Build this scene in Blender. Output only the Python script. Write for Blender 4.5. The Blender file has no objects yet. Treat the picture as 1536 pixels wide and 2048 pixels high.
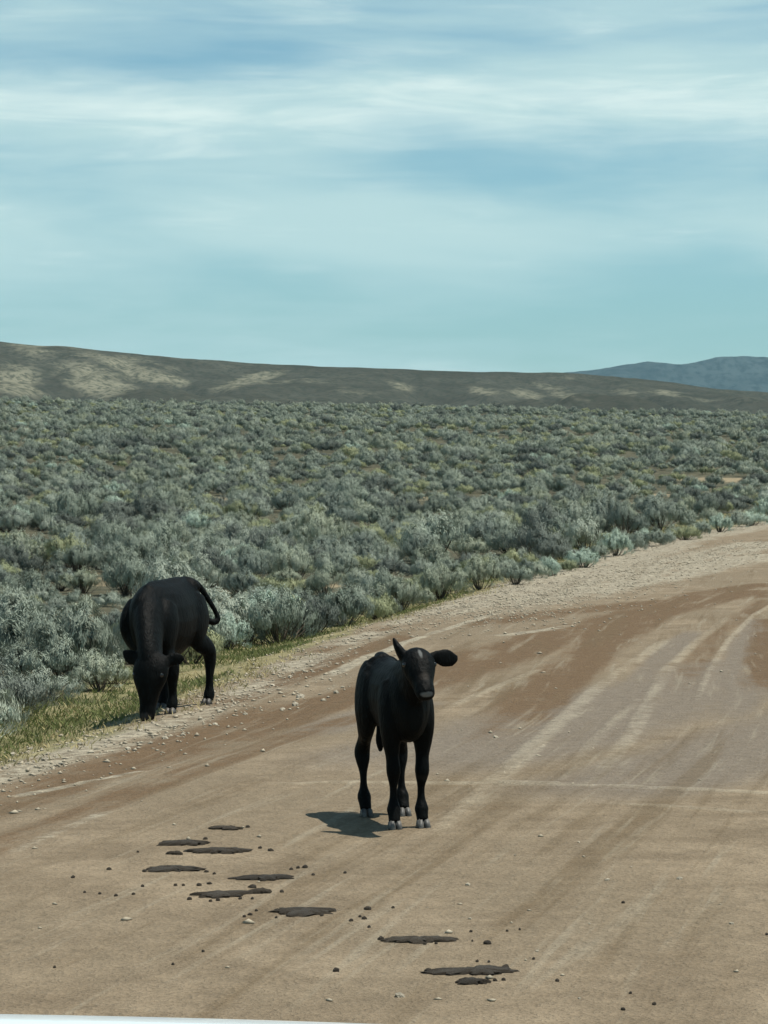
import bpy, bmesh, math, random
import numpy as np
from mathutils import Vector, Matrix, noise as mnoise

sc = bpy.context.scene
R = math.radians

# ------------------------------------------------------------------ camera, sky, sun, exposure
HC = 1.62            # eye height of the passenger in the car, m
F = 5600.0           # focal length in photo pixels (photo 1536 x 2048)
YH = 950.0           # photo row of the level horizon

cam_d = bpy.data.cameras.new('camera')
cam = bpy.data.objects.new('camera', cam_d)
sc.collection.objects.link(cam)
sc.camera = cam
cam_d.sensor_fit = 'VERTICAL'
cam_d.sensor_height = 36.0
cam_d.lens = F / 2048.0 * 36.0
cam_d.clip_start = 0.05
cam_d.clip_end = 60000
cam.location = (0, 0, HC)
cam.rotation_euler = (R(90) - math.atan((1024 - YH) / F), 0, 0)

SUN_EL, SUN_AZ = 69.5, 90.0      # azimuth clockwise from +Y: the sun stands to the right of the view
world = bpy.data.worlds.new('World')
sc.world = world
world.use_nodes = True
sun_d = bpy.data.lights.new('sun', 'SUN')
sun = bpy.data.objects.new('sun', sun_d)
sc.collection.objects.link(sun)
sun_d.energy = 5.0
sun_d.angle = R(0.6)
sun_d.color = (1.0, 0.95, 0.86)
_e, _a = R(SUN_EL), R(SUN_AZ)
sdir = Vector((math.cos(_e) * math.sin(_a), math.cos(_e) * math.cos(_a), math.sin(_e)))
sun.rotation_euler = sdir.to_track_quat('Z', 'Y').to_euler()

sc.view_settings.view_transform = 'Standard'
sc.view_settings.look = 'None'
sc.view_settings.gamma = 1.0
sc.view_settings.exposure = 0.30
sc.view_settings.use_curve_mapping = False
sc.render.engine = 'CYCLES'
sc.cycles.max_bounces = 6
sc.cycles.diffuse_bounces = 3
sc.cycles.transparent_max_bounces = 4
sc.cycles.volume_bounces = 0
sc.cycles.use_denoising = True
sc.render.filter_size = 1.5


class NT:
    """tiny helper round a node tree"""
    def __init__(self, tree):
        self.t = tree
        tree.nodes.clear()

    def n(self, typ, ins=None, **kw):
        nd = self.t.nodes.new(typ)
        for k, v in kw.items():
            setattr(nd, k, v)
        for k, v in (ins or {}).items():
            s = nd.inputs[k]
            if hasattr(v, 'is_output') or isinstance(v, bpy.types.NodeSocket):
                self.t.links.new(v, s)
            else:
                s.default_value = v
        return nd

    def math(self, op, a, b=0.0, c=None, clamp=False):
        nd = self.t.nodes.new('ShaderNodeMath')
        nd.operation = op
        nd.use_clamp = clamp
        for i, v in enumerate((a, b) if c is None else (a, b, c)):
            if isinstance(v, bpy.types.NodeSocket):
                self.t.links.new(v, nd.inputs[i])
            else:
                nd.inputs[i].default_value = v
        return nd.outputs[0]

    def mix(self, fac, a, b, mode='MIX'):
        nd = self.t.nodes.new('ShaderNodeMix')
        nd.data_type = 'RGBA'
        nd.blend_type = mode
        nd.clamp_factor = True
        for key, v in ((0, fac), (6, a), (7, b)):
            if isinstance(v, bpy.types.NodeSocket):
                self.t.links.new(v, nd.inputs[key])
            else:
                nd.inputs[key].default_value = v if key == 0 else (*v[:3], 1.0)
        return nd.outputs[2]

    def noise(self, vec, scale, detail=4.0, rough=0.55, dist=0.0):
        nd = self.n('ShaderNodeTexNoise', {'Scale': scale, 'Detail': detail, 'Roughness': rough, 'Distortion': dist})
        if vec is not None:
            self.t.links.new(vec, nd.inputs['Vector'])
        return nd.outputs[0]

    def mapr(self, v, a, b, c=0.0, d=1.0, smooth=True):
        nd = self.n('ShaderNodeMapRange', {'Value': v, 'From Min': a, 'From Max': b, 'To Min': c, 'To Max': d})
        if smooth:
            nd.interpolation_type = 'SMOOTHSTEP'
        return nd.outputs[0]

    def xyz(self, vec, sx, sy, sz, off=(0, 0, 0)):
        return self.n('ShaderNodeMapping', {'Vector': vec, 'Scale': (sx, sy, sz), 'Location': off}).outputs[0]


# --- world: Nishita sky seen through thin streaked cirrus that goes right round the horizon
w = NT(world.node_tree)
sky = w.n('ShaderNodeTexSky', sky_type='NISHITA', sun_disc=False, sun_elevation=R(SUN_EL), sun_rotation=R(SUN_AZ),
          altitude=1800.0, air_density=1.0, dust_density=3.5, ozone_density=2.0)
tc = w.n('ShaderNodeTexCoord').outputs['Generated']
base = w.mix(1.0, sky.outputs[0], (0.88, 1.19, 1.07), 'MULTIPLY')
z = w.n('ShaderNodeSeparateXYZ', {'Vector': tc}).outputs[2]
n1 = w.noise(w.xyz(tc, 3.4, 3.4, 17.0, (3.1, 1.7, 0.35)), 1.7, 4, 0.5, 0.35)     # broad veils
n2 = w.noise(w.xyz(tc, 6.0, 6.0, 60.0, (0.4, 7.7, 2.3)), 2.4, 6, 0.56, 0.7)       # streaks
n3 = w.noise(w.xyz(tc, 9.0, 9.0, 70.0, (2.4, 3.7, 5.3)), 1.6, 5, 0.6, 0.5)        # bright wisps


# two sheets of cirrus, at about 7.5 and 5 degrees
def band(z0, wd):
    d = w.math('DIVIDE', w.math('SUBTRACT', z, z0), wd)
    return w.math('POWER', 2.718, w.math('MULTIPLY', w.math('MULTIPLY', d, d), -1.0))


b1, b2, b3 = band(0.132, 0.017), band(0.086, 0.014), band(0.185, 0.028)
c = w.math('ADD', w.math('MULTIPLY', n1, 0.86), w.math('MULTIPLY', n2, 0.13))
c = w.math('ADD', c, w.math('ADD', w.math('MULTIPLY', b1, 0.17), w.math('ADD', w.math('MULTIPLY', b2, 0.17), w.math('MULTIPLY', b3, 0.13))))
c = w.math('SUBTRACT', c, w.mapr(z, 0.16, 0.75, 0.0, 0.22))
cl = w.mapr(c, 0.32, 0.70)
skyc = w.mix(w.math('MULTIPLY', cl, 0.85), base, (5.9, 7.9, 7.75))
wisp = w.math('MULTIPLY', w.mapr(w.math('ADD', n3, w.math('MULTIPLY', b1, 0.20)), 0.50, 0.92), 0.7)
skyc = w.mix(w.math('MULTIPLY', wisp, cl), skyc, (9.0, 10.2, 9.6))
bg = w.n('ShaderNodeBackground', {'Color': skyc, 'Strength': 0.083})
w.n('ShaderNodeOutputWorld', {'Surface': bg.outputs[0]})

# ------------------------------------------------------------------ helpers for objects
COL = sc.collection


def sst(a, b, x):
    t = np.clip((np.asarray(x, float) - a) / (b - a), 0, 1)
    return t * t * (3 - 2 * t)


def tag(o, label=None, cat=None, group=None, kind=None):
    if label: o['label'] = label
    if cat: o['category'] = cat
    if group: o['group'] = group
    if kind: o['kind'] = kind
    return o


def link(name, data, parent=None, loc=None, rot=None):
    o = bpy.data.objects.new(name, data)
    COL.objects.link(o)
    if parent is not None: o.parent = parent
    if loc is not None: o.location = loc
    if rot is not None: o.rotation_euler = rot
    return o


def np_mesh(name, verts, faces, mat=None, smooth=False):
    """faces: (n,3) or (n,4) int array"""
    verts = np.asarray(verts, np.float32)
    faces = np.asarray(faces, np.int32)
    me = bpy.data.meshes.new(name)
    k = faces.shape[1]
    me.vertices.add(len(verts))
    me.vertices.foreach_set('co', verts.ravel())
    me.loops.add(faces.size)
    me.loops.foreach_set('vertex_index', faces.ravel())
    me.polygons.add(len(faces))
    me.polygons.foreach_set('loop_start', np.arange(0, faces.size, k, dtype=np.int32))
    if smooth:
        me.polygons.foreach_set('use_smooth', np.ones(len(faces), bool))
    me.update(calc_edges=True)
    me.validate()
    if mat: me.materials.append(mat)
    return me


def attr(me, name, arr):
    a = me.attributes.new(name, 'FLOAT_COLOR', 'POINT')
    a.data.foreach_set('color', np.asarray(arr, np.float32).ravel())


def new_mat(name):
    m = bpy.data.materials.new(name)
    m.use_nodes = True
    return m, NT(m.node_tree)


# value noise for the terrain, vectorised
_rs = np.random.RandomState(7)
_PERM = _rs.rand(256, 256)


def vnoise(x, y):
    xi, yi = np.floor(x).astype(int), np.floor(y).astype(int)
    fx, fy = x - xi, y - yi
    fx, fy = fx * fx * (3 - 2 * fx), fy * fy * (3 - 2 * fy)
    g = lambda i, j: _PERM[i % 256, j % 256]
    return (g(xi, yi) * (1 - fx) + g(xi + 1, yi) * fx) * (1 - fy) + (g(xi, yi + 1) * (1 - fx) + g(xi + 1, yi + 1) * fx) * fy


def fbm(x, y, o=4, gain=0.5):
    s = a = 0.0
    k = 1.0
    for i in range(o):
        s = s + k * (vnoise(x * 2 ** i + 17.3 * i, y * 2 ** i + 9.1 * i) - 0.5)
        a += k
        k *= gain
    return s / a


# ------------------------------------------------------------------ terrain
_ed = np.array([-8, 0, 8, 15.8, 19.7, 25.0, 32.6, 40.1, 50.7, 71.3, 101.4, 150, 220, 400, 900])
_ex = np.array([-6.6, -5.3, -3.9, -2.17, -1.42, -0.86, 0.12, 1.5, 3.1, 6.9, 13.9, 30, 66, 190, 620])
_dd = np.linspace(-8, 900, 9081)
_xx = np.interp(_dd, _ed, _ex)
_ker = np.hanning(61); _ker /= _ker.sum()
_xx = np.convolve(np.pad(_xx, 30, mode='edge'), _ker, 'valid')
ROADW = 9.5


def edge_x(d):
    return np.interp(d, _dd, _xx)


def side_of(x, d):
    """metres outside the road edge (negative on the road)"""
    e = edge_x(d) + 0.22 * fbm(d * 0.9, d * 0.0 + 3.3, 3)
    return np.maximum(e - x, x - (e + ROADW)) * 0.97


def crest(x, d):
    t = np.clip((x / np.maximum(d, 1) + 0.14) / 0.28, -0.6, 1.6)
    return 0.0398 - 0.0082 * t


def h_plain(x, d):
    s = crest(x, d)
    a = np.clip(d - 40, 0, 120)
    z = -0.32 + s * a * a / 240 + s * np.clip(d - 160, 0, 290)
    z = z - 0.02 * np.clip(d - 450, 0, 150)
    z = z + 0.16 * fbm(x * 0.35, d * 0.35, 3) * sst(10, 30, d)
    z = z + 1.6 * fbm(x * 0.021 + 5, d * 0.021, 3) * sst(90, 260, d)
    far = sst(450, 700, d)
    return z * (1 - far) + 5.0 * far


def height(x, d):
    x, d = np.asarray(x, float), np.asarray(d, float)
    s = side_of(x, d)
    zr = -0.10 * sst(-1.5, 0.0, s) + 0.02 * fbm(x * 1.3, d * 0.6, 3)
    zr = zr + 0.035 * np.exp(-((s + 0.35) / 0.22) ** 2) * (0.6 + 1.2 * fbm(x * 2, d * 0.7, 2))
    far = sst(150, 350, d)
    zr = zr * (1 - far) + h_plain(x, d) * far
    k = sst(0.0, 1.4, s)
    return zr * (1 - k) + h_plain(x, d) * k


def px(x, y, up=0.0):
    """photo pixel -> point on the ground"""
    h = 0.0
    for _ in range(30):
        D = F * (HC - h - up) / (y - YH)
        X = (x - 768.0) * D / F
        h = 0.5 * h + 0.5 * float(height(X, D))
    return X, D, float(height(X, D))


def gz(x, d):
    return float(height(x, d))


def polyd(P, pts):
    """distance from points P (n,2) to a polyline"""
    best = np.full(len(P), 1e9)
    for a, b in zip(pts[:-1], pts[1:]):
        a, b = np.array(a), np.array(b)
        ab = b - a
        t = np.clip(((P - a) @ ab) / (ab @ ab + 1e-12), 0, 1)
        q = P - (a + t[:, None] * ab)
        best = np.minimum(best, np.hypot(q[:, 0], q[:, 1]))
    return best


def line_mask(P, pix, half, soft=0.5):
    """soft band round a polyline that thins out towards both ends"""
    pts = [np.array(px(*p)[:2]) for p in pix]
    seg = [np.linalg.norm(b - a) for a, b in zip(pts[:-1], pts[1:])]
    tot, acc = sum(seg), 0.0
    best = np.full(len(P), 1e9)
    tt = np.zeros(len(P))
    for a, b, L in zip(pts[:-1], pts[1:], seg):
        ab = b - a
        t_ = ((P - a) @ ab) / (L * L)
        tc_ = np.clip(t_, 0, 1)
        q = P - (a + tc_[:, None] * ab)
        dd = np.hypot(q[:, 0], q[:, 1])
        k = dd < best
        best = np.where(k, dd, best)
        tt = np.where(k, (acc + tc_ * L) / tot, tt)
        acc += L
    end = sst(0.0, 0.22, tt) * (sst(0.0, 0.12, 1 - tt) if pix[-1][0] < 1500 else 1.0)
    return (1 - sst(half * (1 - soft), half * (1 + soft), best)) * (0.15 + 0.85 * end) * sst(-0.01, 0.06, tt)


# fan-shaped grid, finest where the road runs; its apex lies behind the car
rows = [-5.5]
while rows[-1] < 11400:
    D = rows[-1] + 6
    r = 1.05 if D < 11 else 1.004 if D < 75 else 1.008 if D < 500 else 1.06
    rows.append(rows[-1] + D * (r - 1))
rows = np.array(rows)
tc_ = np.concatenate([np.linspace(-1.6, -0.5, 12, endpoint=False), np.linspace(-0.5, -0.22, 20, endpoint=False),
                      np.linspace(-0.22, -0.14, 24, endpoint=False), np.linspace(-0.14, 0.14, 240, endpoint=False),
                      np.linspace(0.14, 0.22, 24, endpoint=False), np.linspace(0.22, 0.5, 20, endpoint=False),
                      np.linspace(0.5, 1.6, 13)])
nr, nc = len(rows), len(tc_)
GX = (tc_[None, :] * (rows[:, None] + 6)).ravel()
GD = np.repeat(rows, nc)
GZ = height(GX, GD)
P2 = np.stack([GX, GD], 1)
near = (GD < 130) & (np.abs(GX) < 40)
Pn = P2[near]
S = side_of(GX, GD)


def M(pix, half, soft=0.6):
    o = np.zeros(len(GX))
    o[near] = line_mask(Pn, pix, half, soft)
    return o


brown = np.zeros(len(GX)); gravel = brown.copy(); track = brown.copy(); grey = brown.copy()
for pix, half, k in [
    ([(-500, 1800), (-100, 1640), (120, 1570), (320, 1505), (560, 1432), (800, 1372), (1000, 1308), (1200, 1248), (1400, 1200), (1536, 1182)], 0.42, 0.95),
    ([(-400, 1860), (0, 1690), (250, 1590), (430, 1525), (640, 1455), (820, 1410)], 0.16, 0.6),
    ([(940, 1540), (990, 1480), (1075, 1395), (1190, 1300), (1290, 1236), (1400, 1188), (1536, 1168)], 0.26, 1.0),
    ([(1545, 1400), (1550, 1330), (1556, 1240)], 0.25, 0.9),
    ([(300, 1462), (440, 1412), (600, 1352), (720, 1303), (830, 1266)], 0.16, 1.0),
    ([(900, 1262), (1100, 1228), (1300, 1206), (1536, 1190)], 0.4, 0.8),
    ([(1340, 1420), (1390, 1330), (1440, 1260), (1536, 1200)], 0.15, 0.6),
    ([(560, 1330), (680, 1290), (800, 1250)], 0.10, 0.6)]:
    brown = np.maximum(brown, k * M(pix, half))
for pix, half, k in [
    ([(940, 1240), (1120, 1190), (1330, 1130), (1536, 1085)], 0.75, 0.9),
    ([(1060, 1200), (1240, 1165), (1420, 1130), (1536, 1110)], 0.7, 0.9),
    ([(600, 1378), (700, 1332), (800, 1290), (900, 1256), (1010, 1222)], 0.07, 1.0),
    ([(0, 1540), (120, 1500), (260, 1468), (360, 1440)], 0.22, 0.9),
    ([(0, 1600), (140, 1572), (300, 1540)], 0.05, 0.9),
    ([(960, 1275), (1080, 1262), (1150, 1250)], 0.10, 0.8),
    ([(0, 1720), (120, 1660), (220, 1620)], 0.06, 0.5)]:
    gravel = np.maximum(gravel, k * M(pix, half))
for pix, half, k in [
    ([(440, 1572), (700, 1566), (900, 1568), (1060, 1570), (1250, 1574), (1536, 1588), (1700, 1600)], 0.075, 0.75),
    ([(980, 1568), (1060, 1569), (1130, 1570)], 0.10, 1.0),
    ([(1150, 1606), (1300, 1612), (1536, 1628), (1700, 1642)], 0.06, 0.55),
    ([(880, 1425), (1000, 1372), (1090, 1335)], 0.05, 0.6),
    ([(1380, 1440), (1418, 1345), (1458, 1280), (1508, 1230), (1560, 1200)], 0.035, 0.8),
    ([(960, 1640), (1000, 1560), (1088, 1475), (1198, 1375), (1268, 1325), (1350, 1270)], 0.07, 0.7),
    ([(1150, 1620), (1190, 1560), (1268, 1465), (1333, 1340), (1393, 1285), (1470, 1225)], 0.06, 0.65),
    ([(860, 1690), (900, 1640), (975, 1570), (1040, 1510)], 0.05, 0.45),
    ([(1130, 1560), (1190, 1480), (1290, 1390)], 0.05, 0.4)]:
    track = np.maximum(track, k * M(pix, half))
for pix, half, k in [
    ([(560, 1570), (800, 1530), (1060, 1470), (1300, 1400), (1536, 1330)], 0.75, 0.9),
    ([(1000, 1620), (1300, 1560), (1536, 1480), (1700, 1420)], 0.55, 0.8),
    ([(1440, 1480), (1480, 1360), (1500, 1290), (1536, 1240)], 0.22, 0.9),
    ([(1150, 1500), (1240, 1400), (1330, 1310), (1400, 1255)], 0.14, 0.8),
    ([(600, 1480), (720, 1430), (860, 1400)], 0.25, 0.7)]:
    grey = np.maximum(grey, k * M(pix, half))
edge_g = np.exp(-((S + 0.05) / 0.30) ** 2) * sst(0.25, 0.6, vnoise(GX * 1.1, GD * 0.8)) * (GD < 130)
gravel = np.maximum(gravel, 0.75 * edge_g)
gravel = np.maximum(gravel, 0.9 * sst(30, 38, GD) * (GD < 140) * sst(-1.9, -1.1, S + 0.6 * fbm(GX * 0.5, GD * 0.3, 2)) * (1 - sst(0.15, 0.5, S)))
grassy = sst(0.10, 0.55, S + 0.5 * fbm(GX * 0.9, GD * 0.5, 3)) * (1 - sst(1.3, 2.4, S))
soil = np.zeros(len(GX))
BARE = [(190, 1165, 1.5), (55, 1195, 0.75), (640, 1172, 0.7), (1500, 978, 4.2), (1420, 985, 3.6), (1330, 992, 2.6), (1280, 1008, 2.0),
        (1180, 1030, 2.2), (800, 1000, 2.0), (420, 1000, 1.6)]
BAREW = []
for bx_, by_, br_ in BARE:
    X0, D0, _ = px(bx_, by_)
    BAREW.append((X0, D0, br_))
    soil = np.maximum(soil, 1 - sst(0.4, 1.0, np.hypot(GX - X0, (GD - D0) * 0.6) / br_ + 0.9 * fbm(GX * 0.5 / max(1, br_ * .4), GD * 0.3 / max(1, br_ * .4), 3)))
plain = sst(0.9, 1.8, S)
GZ = GZ + 0.012 * track * near + 0.02 * gravel * (vnoise(GX * 6, GD * 6) - 0.4) * near


def ground_material():
    m, t = new_mat('dirt_and_gravel')
    pos = t.n('ShaderNodeNewGeometry').outputs['Position']
    a1 = t.n('ShaderNodeAttribute', attribute_name='maskA')
    a2 = t.n('ShaderNodeAttribute', attribute_name='maskB')
    s1 = t.n('ShaderNodeSeparateColor', {'Color': a1.outputs['Color']}).outputs
    s2 = t.n('ShaderNodeSeparateColor', {'Color': a2.outputs['Color']}).outputs
    nf = t.noise(pos, 9.0, 6, 0.65)
    nm = t.noise(pos, 1.7, 5, 0.6)
    nb = t.noise(t.xyz(pos, 1, 0.6, 1), 0.45, 3, 0.5)
    ns = t.noise(pos, 55.0, 3, 0.6)

    al = t.n('ShaderNodeAttribute', attribute_name='across').outputs['Vector']
    st = t.noise(t.xyz(al, 3.2, 0.11, 1), 1.0, 6, 0.68, 0.25)      # wheel-swept streaks along the road
    st2 = t.noise(t.xyz(al, 9.0, 0.35, 1, (3, 5, 0)), 1.0, 4, 0.6, 0.2)

    def rag(mask, amt=1.0):
        j = t.math('ADD', t.math('MULTIPLY', t.math('SUBTRACT', nm, 0.5), amt), t.math('ADD', t.math('MULTIPLY', t.math('SUBTRACT', nf, 0.5), amt * 0.8), t.math('MULTIPLY', t.math('SUBTRACT', st, 0.5), amt * 1.5)))
        return t.mapr(t.math('ADD', mask, t.math('MULTIPLY', j, t.math('MULTIPLY', mask, 2.0))), 0.15, 0.85)
    tan = t.mix(t.mapr(nm, 0.3, 0.7), (0.160, 0.123, 0.081), (0.238, 0.188, 0.127))
    tan = t.mix(t.mapr(nb, 0.40, 0.62), tan, (0.184, 0.145, 0.097))
    nw = t.math('ADD', t.math('MULTIPLY', t.noise(t.xyz(pos, 0.7, 1.0, 1, (4, 9, 0)), 0.9, 4, 0.65, 0.8), 0.5), t.math('MULTIPLY', st, 0.5))
    tan = t.mix(t.math('MULTIPLY', t.mapr(nw, 0.52, 0.68), 0.55), tan, (0.124, 0.087, 0.051))
    tan = t.mix(t.math('MULTIPLY', t.mapr(nw, 0.30, 0.44, 1.0, 0.0), 0.5), tan, (0.26, 0.212, 0.148))
    col = t.mix(t.math('MULTIPLY', rag(s2[2], 0.5), 0.9), tan, (0.164, 0.137, 0.106))
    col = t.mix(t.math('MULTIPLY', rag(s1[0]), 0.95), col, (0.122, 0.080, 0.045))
    col = t.mix(t.math('MULTIPLY', rag(s1[1], 1.2), 0.85), col, t.mix(t.mapr(nf, 0.4, 0.6), (0.225, 0.20, 0.152), (0.34, 0.305, 0.23)))
    col = t.mix(t.math('MULTIPLY', rag(s1[2], 1.0), 0.32), col, (0.40, 0.36, 0.27))
    col = t.mix(t.math('MULTIPLY', t.mapr(st, 0.52, 0.66), 0.5), col, (0.118, 0.086, 0.050))
    col = t.mix(t.math('MULTIPLY', t.mapr(st2, 0.55, 0.70), 0.34), col, (0.30, 0.268, 0.20))
    # roadside and plain
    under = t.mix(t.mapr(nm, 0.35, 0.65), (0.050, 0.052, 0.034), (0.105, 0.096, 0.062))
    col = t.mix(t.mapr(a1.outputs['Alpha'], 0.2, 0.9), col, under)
    col = t.mix(t.math('MULTIPLY', rag(s2[1], 0.6), 0.9), col, t.mix(nf, (0.19, 0.15, 0.092), (0.30, 0.25, 0.16)))
    gr = t.mix(t.mapr(nm, 0.35, 0.65), (0.12, 0.125, 0.052), (0.27, 0.235, 0.125))
    col = t.mix(t.math('MULTIPLY', rag(s2[0], 0.9), 0.85), col, gr)
    # grain: grit light and dark
    col = t.mix(1.0, col, t.n('ShaderNodeCombineXYZ', {0: t.mapr(ns, 0.2, 0.8, 0.74, 1.26, False), 1: t.mapr(ns, 0.2, 0.8, 0.74, 1.26, False), 2: t.mapr(ns, 0.2, 0.8, 0.74, 1.26, False)}).outputs[0], 'MULTIPLY')
    col = t.mix(1.0, col, t.n('ShaderNodeCombineXYZ', {0: t.mapr(nf, 0.2, 0.8, 0.78, 1.2, False), 1: t.mapr(nf, 0.2, 0.8, 0.78, 1.2, False), 2: t.mapr(nf, 0.2, 0.8, 0.78, 1.2, False)}).outputs[0], 'MULTIPLY')
    bump = t.n('ShaderNodeBump', {'Strength': 1.0, 'Distance': 0.045, 'Height': t.math('ADD', t.math('MULTIPLY', nf, 0.9), t.math('MULTIPLY', ns, 0.35))})
    p = t.n('ShaderNodeBsdfPrincipled', {'Base Color': col, 'Roughness': 0.95, 'Normal': bump.outputs[0]})
    p.inputs['Specular IOR Level'].default_value = 0.12
    t.n('ShaderNodeOutputMaterial', {'Surface': p.outputs[0]})
    return m


MAT_GROUND = ground_material()
idx = np.arange(nr * nc).reshape(nr, nc)
Q = np.stack([idx[:-1, :-1], idx[:-1, 1:], idx[1:, 1:], idx[1:, :-1]], -1).reshape(-1, 4)
cS = S[Q].mean(1)
cD = GD[Q].mean(1)
is_road = (cS < 0.02) & (cD < 420)
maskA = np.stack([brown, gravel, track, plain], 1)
maskB = np.stack([grassy, soil, grey, np.ones(len(GX))], 1)
lat = np.stack([GX - edge_x(GD) , GD, np.zeros(len(GX)), np.ones(len(GX))], 1)   # metres across and along the road


def split(name, fsel):
    f = Q[fsel]
    used = np.unique(f)
    remap = np.full(nr * nc, -1, np.int32)
    remap[used] = np.arange(len(used))
    me = np_mesh(name, np.stack([GX, GD, GZ], 1)[used], remap[f], MAT_GROUND, True)
    attr(me, 'maskA', maskA[used])
    attr(me, 'maskB', maskB[used])
    attr(me, 'across', lat[used])
    return tag(link(name, me), kind='structure')


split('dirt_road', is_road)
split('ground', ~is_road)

# ------------------------------------------------------------------ hills
def ridge_z(px_, D, pts):
    xs, ys = zip(*pts)
    return HC + (YH - np.interp(px_, xs, ys)) / F * D


def hill_mat(name, dark, pale, speck, scale):
    m, t = new_mat(name)
    pos = t.n('ShaderNodeNewGeometry').outputs['Position']
    a = t.n('ShaderNodeAttribute', attribute_name='maskA')
    s1 = t.n('ShaderNodeSeparateColor', {'Color': a.outputs['Color']}).outputs
    n1 = t.noise(pos, 0.02 * scale, 6, 0.6)
    n2 = t.noise(t.xyz(pos, 1, 0.5, 1), 0.28 * scale, 4, 0.6)
    nr_ = t.noise(t.xyz(pos, 1, 0.35, 1), 0.05 * scale, 6, 0.7)
    pm = t.mapr(t.math('ADD', s1[0], t.math('ADD', t.math('MULTIPLY', t.math('SUBTRACT', n1, 0.5), 1.3), t.math('MULTIPLY', t.math('SUBTRACT', nr_, 0.5), 1.6))), 0.15, 1.0)
    col = t.mix(pm, t.mix(t.mapr(n1, 0.35, 0.65), dark, tuple(v * 1.35 for v in dark)), pale)
    n4 = t.noise(t.xyz(pos, 1, 0.3, 1), 0.09 * scale, 5, 0.7)
    col = t.mix(t.math('MULTIPLY', t.mapr(n2, 0.46, 0.62), 0.7), col, speck)
    col = t.mix(t.math('MULTIPLY', t.mapr(n4, 0.50, 0.66), 0.6), col, speck)
    p = t.n('ShaderNodeBsdfPrincipled', {'Base Color': col, 'Roughness': 1.0})
    p.inputs['Specular IOR Level'].default_value = 0.0
    t.n('ShaderNodeOutputMaterial', {'Surface': p.outputs[0]})
    return m


def hill(name, D0, D1, ridge, foot, nx, ny, mat, amp, nscale, patches=(), pxr=(-1500, 3100), seed=0, back=1.25):
    pxs = np.linspace(pxr[0], pxr[1], nx)
    tv = np.linspace(0, 1.35, ny)
    PX, TV = np.meshgrid(pxs, tv)
    D = D0 + (D1 - D0) * np.minimum(TV, 1) + (D1 - D0) * (np.maximum(TV, 1) - 1) * back
    # straight columns in the world: x fixed at the ridge distance, so the hill does not fan about the viewer
    X = (PX - 768) / F * D1
    pxa = X / D * F + 768
    zr = ridge_z(PX, D1, ridge)
    prof = np.where(TV <= 1, np.minimum(TV, 1) ** 1.15, 1 - 0.5 * ((TV - 1) / 0.35) ** 1.5)
    Z = foot + (zr - foot) * prof
    n = fbm(X * nscale + seed, D * nscale * 0.45 + seed, 5, 0.5)
    ribs = np.abs(fbm(X * nscale * 1.7 + 40 + seed, D * nscale * 0.35, 4, 0.55)) * 2
    env = np.sin(np.clip(TV, 0, 1) * math.pi) ** 0.8
    Z = Z + amp * env * (n * 0.9 - (1 - ribs) ** 3 * 0.35)
    Z = Z + amp * 0.05 * fbm(X * nscale * 6, D * nscale * 6, 3)
    pyv = YH - (Z - HC) / D * F
    mask = np.zeros_like(Z)
    for (cx, cy, ax, ay, ang, k) in patches:
        u = (pxa - cx) * math.cos(ang) + (pyv - cy) * math.sin(ang)
        v = -(pxa - cx) * math.sin(ang) + (pyv - cy) * math.cos(ang)
        g = 1 - sst(0.25, 1.35, np.hypot(u / ax, v / ay) + 0.8 * fbm(X * 0.03, D * 0.012, 3))
        mask = np.maximum(mask, k * g)
    me_i = np.arange(nx * ny).reshape(ny, nx)
    f = np.stack([me_i[:-1, :-1], me_i[:-1, 1:], me_i[1:, 1:], me_i[1:, :-1]], -1).reshape(-1, 4)
    me = np_mesh(name, np.stack([X.ravel(), D.ravel(), Z.ravel()], 1), f, mat, True)
    mk = mask.ravel()
    attr(me, 'maskA', np.stack([mk, mk, mk, np.ones_like(mk)], 1))
    return tag(link(name, me), kind='structure')


near_patches = [(40, 765, 60, 42, 0.15, .9), (60, 700, 60, 20, 0.1, .55), (190, 765, 95, 38, 0.2, .85), (290, 748, 85, 16, 0.28, 1.0),
                (340, 760, 45, 12, 0.3, 1.0), (500, 760, 75, 15, -0.25, .85), (250, 720, 130, 14, 0.15, .45), (600, 765, 60, 14, 0, .4),
                (215, 790, 40, 16, 0.2, .7), (800, 772, 50, 10, 0.25, .7), (960, 780, 45, 9, 0.2, .85), (1050, 787, 38, 9, 0.2, .8),
                (1130, 792, 40, 9, 0.2, .75), (1190, 802, 40, 6, 0.12, .8), (1250, 785, 40, 8, 0.1, .6), (1330, 787, 50, 8, 0.12, .75),
                (1100, 775, 60, 8, .2, .4), (700, 780, 60, 9, .1, .35), (1400, 800, 40, 6, .1, .4), (-150, 760, 90, 40, .1, .8), (1650, 815, 60, 8, .1, .5)]
hill('hill', 750, 1900, [(-1500, 560), (-300, 655), (0, 682), (120, 693), (300, 710), (560, 729), (850, 740), (1000, 743), (1130, 745), (1230, 752), (1320, 762), (1420, 775),
     (1536, 783), (1800, 800), (3100, 850)], 6.0, 420, 150,
     hill_mat('hill_scrub', (0.047, 0.049, 0.039), (0.165, 0.162, 0.118), (0.030, 0.036, 0.028), 1.0), 40, 0.0085, near_patches, seed=3)
hill('mountain', 6400, 8800, [(-1500, 760), (600, 775), (900, 765), (1100, 747), (1180, 740), (1290, 724), (1370, 729), (1440, 715), (1490, 711), (1560, 713), (1700, 722), (2000, 716),
     (2400, 735), (3100, 750)], 6.0, 340, 90,
     hill_mat('mountain_scrub', (0.036, 0.046, 0.044), (0.075, 0.085, 0.075), (0.010, 0.014, 0.014), 0.16), 230, 0.0026, [], seed=11)

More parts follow.
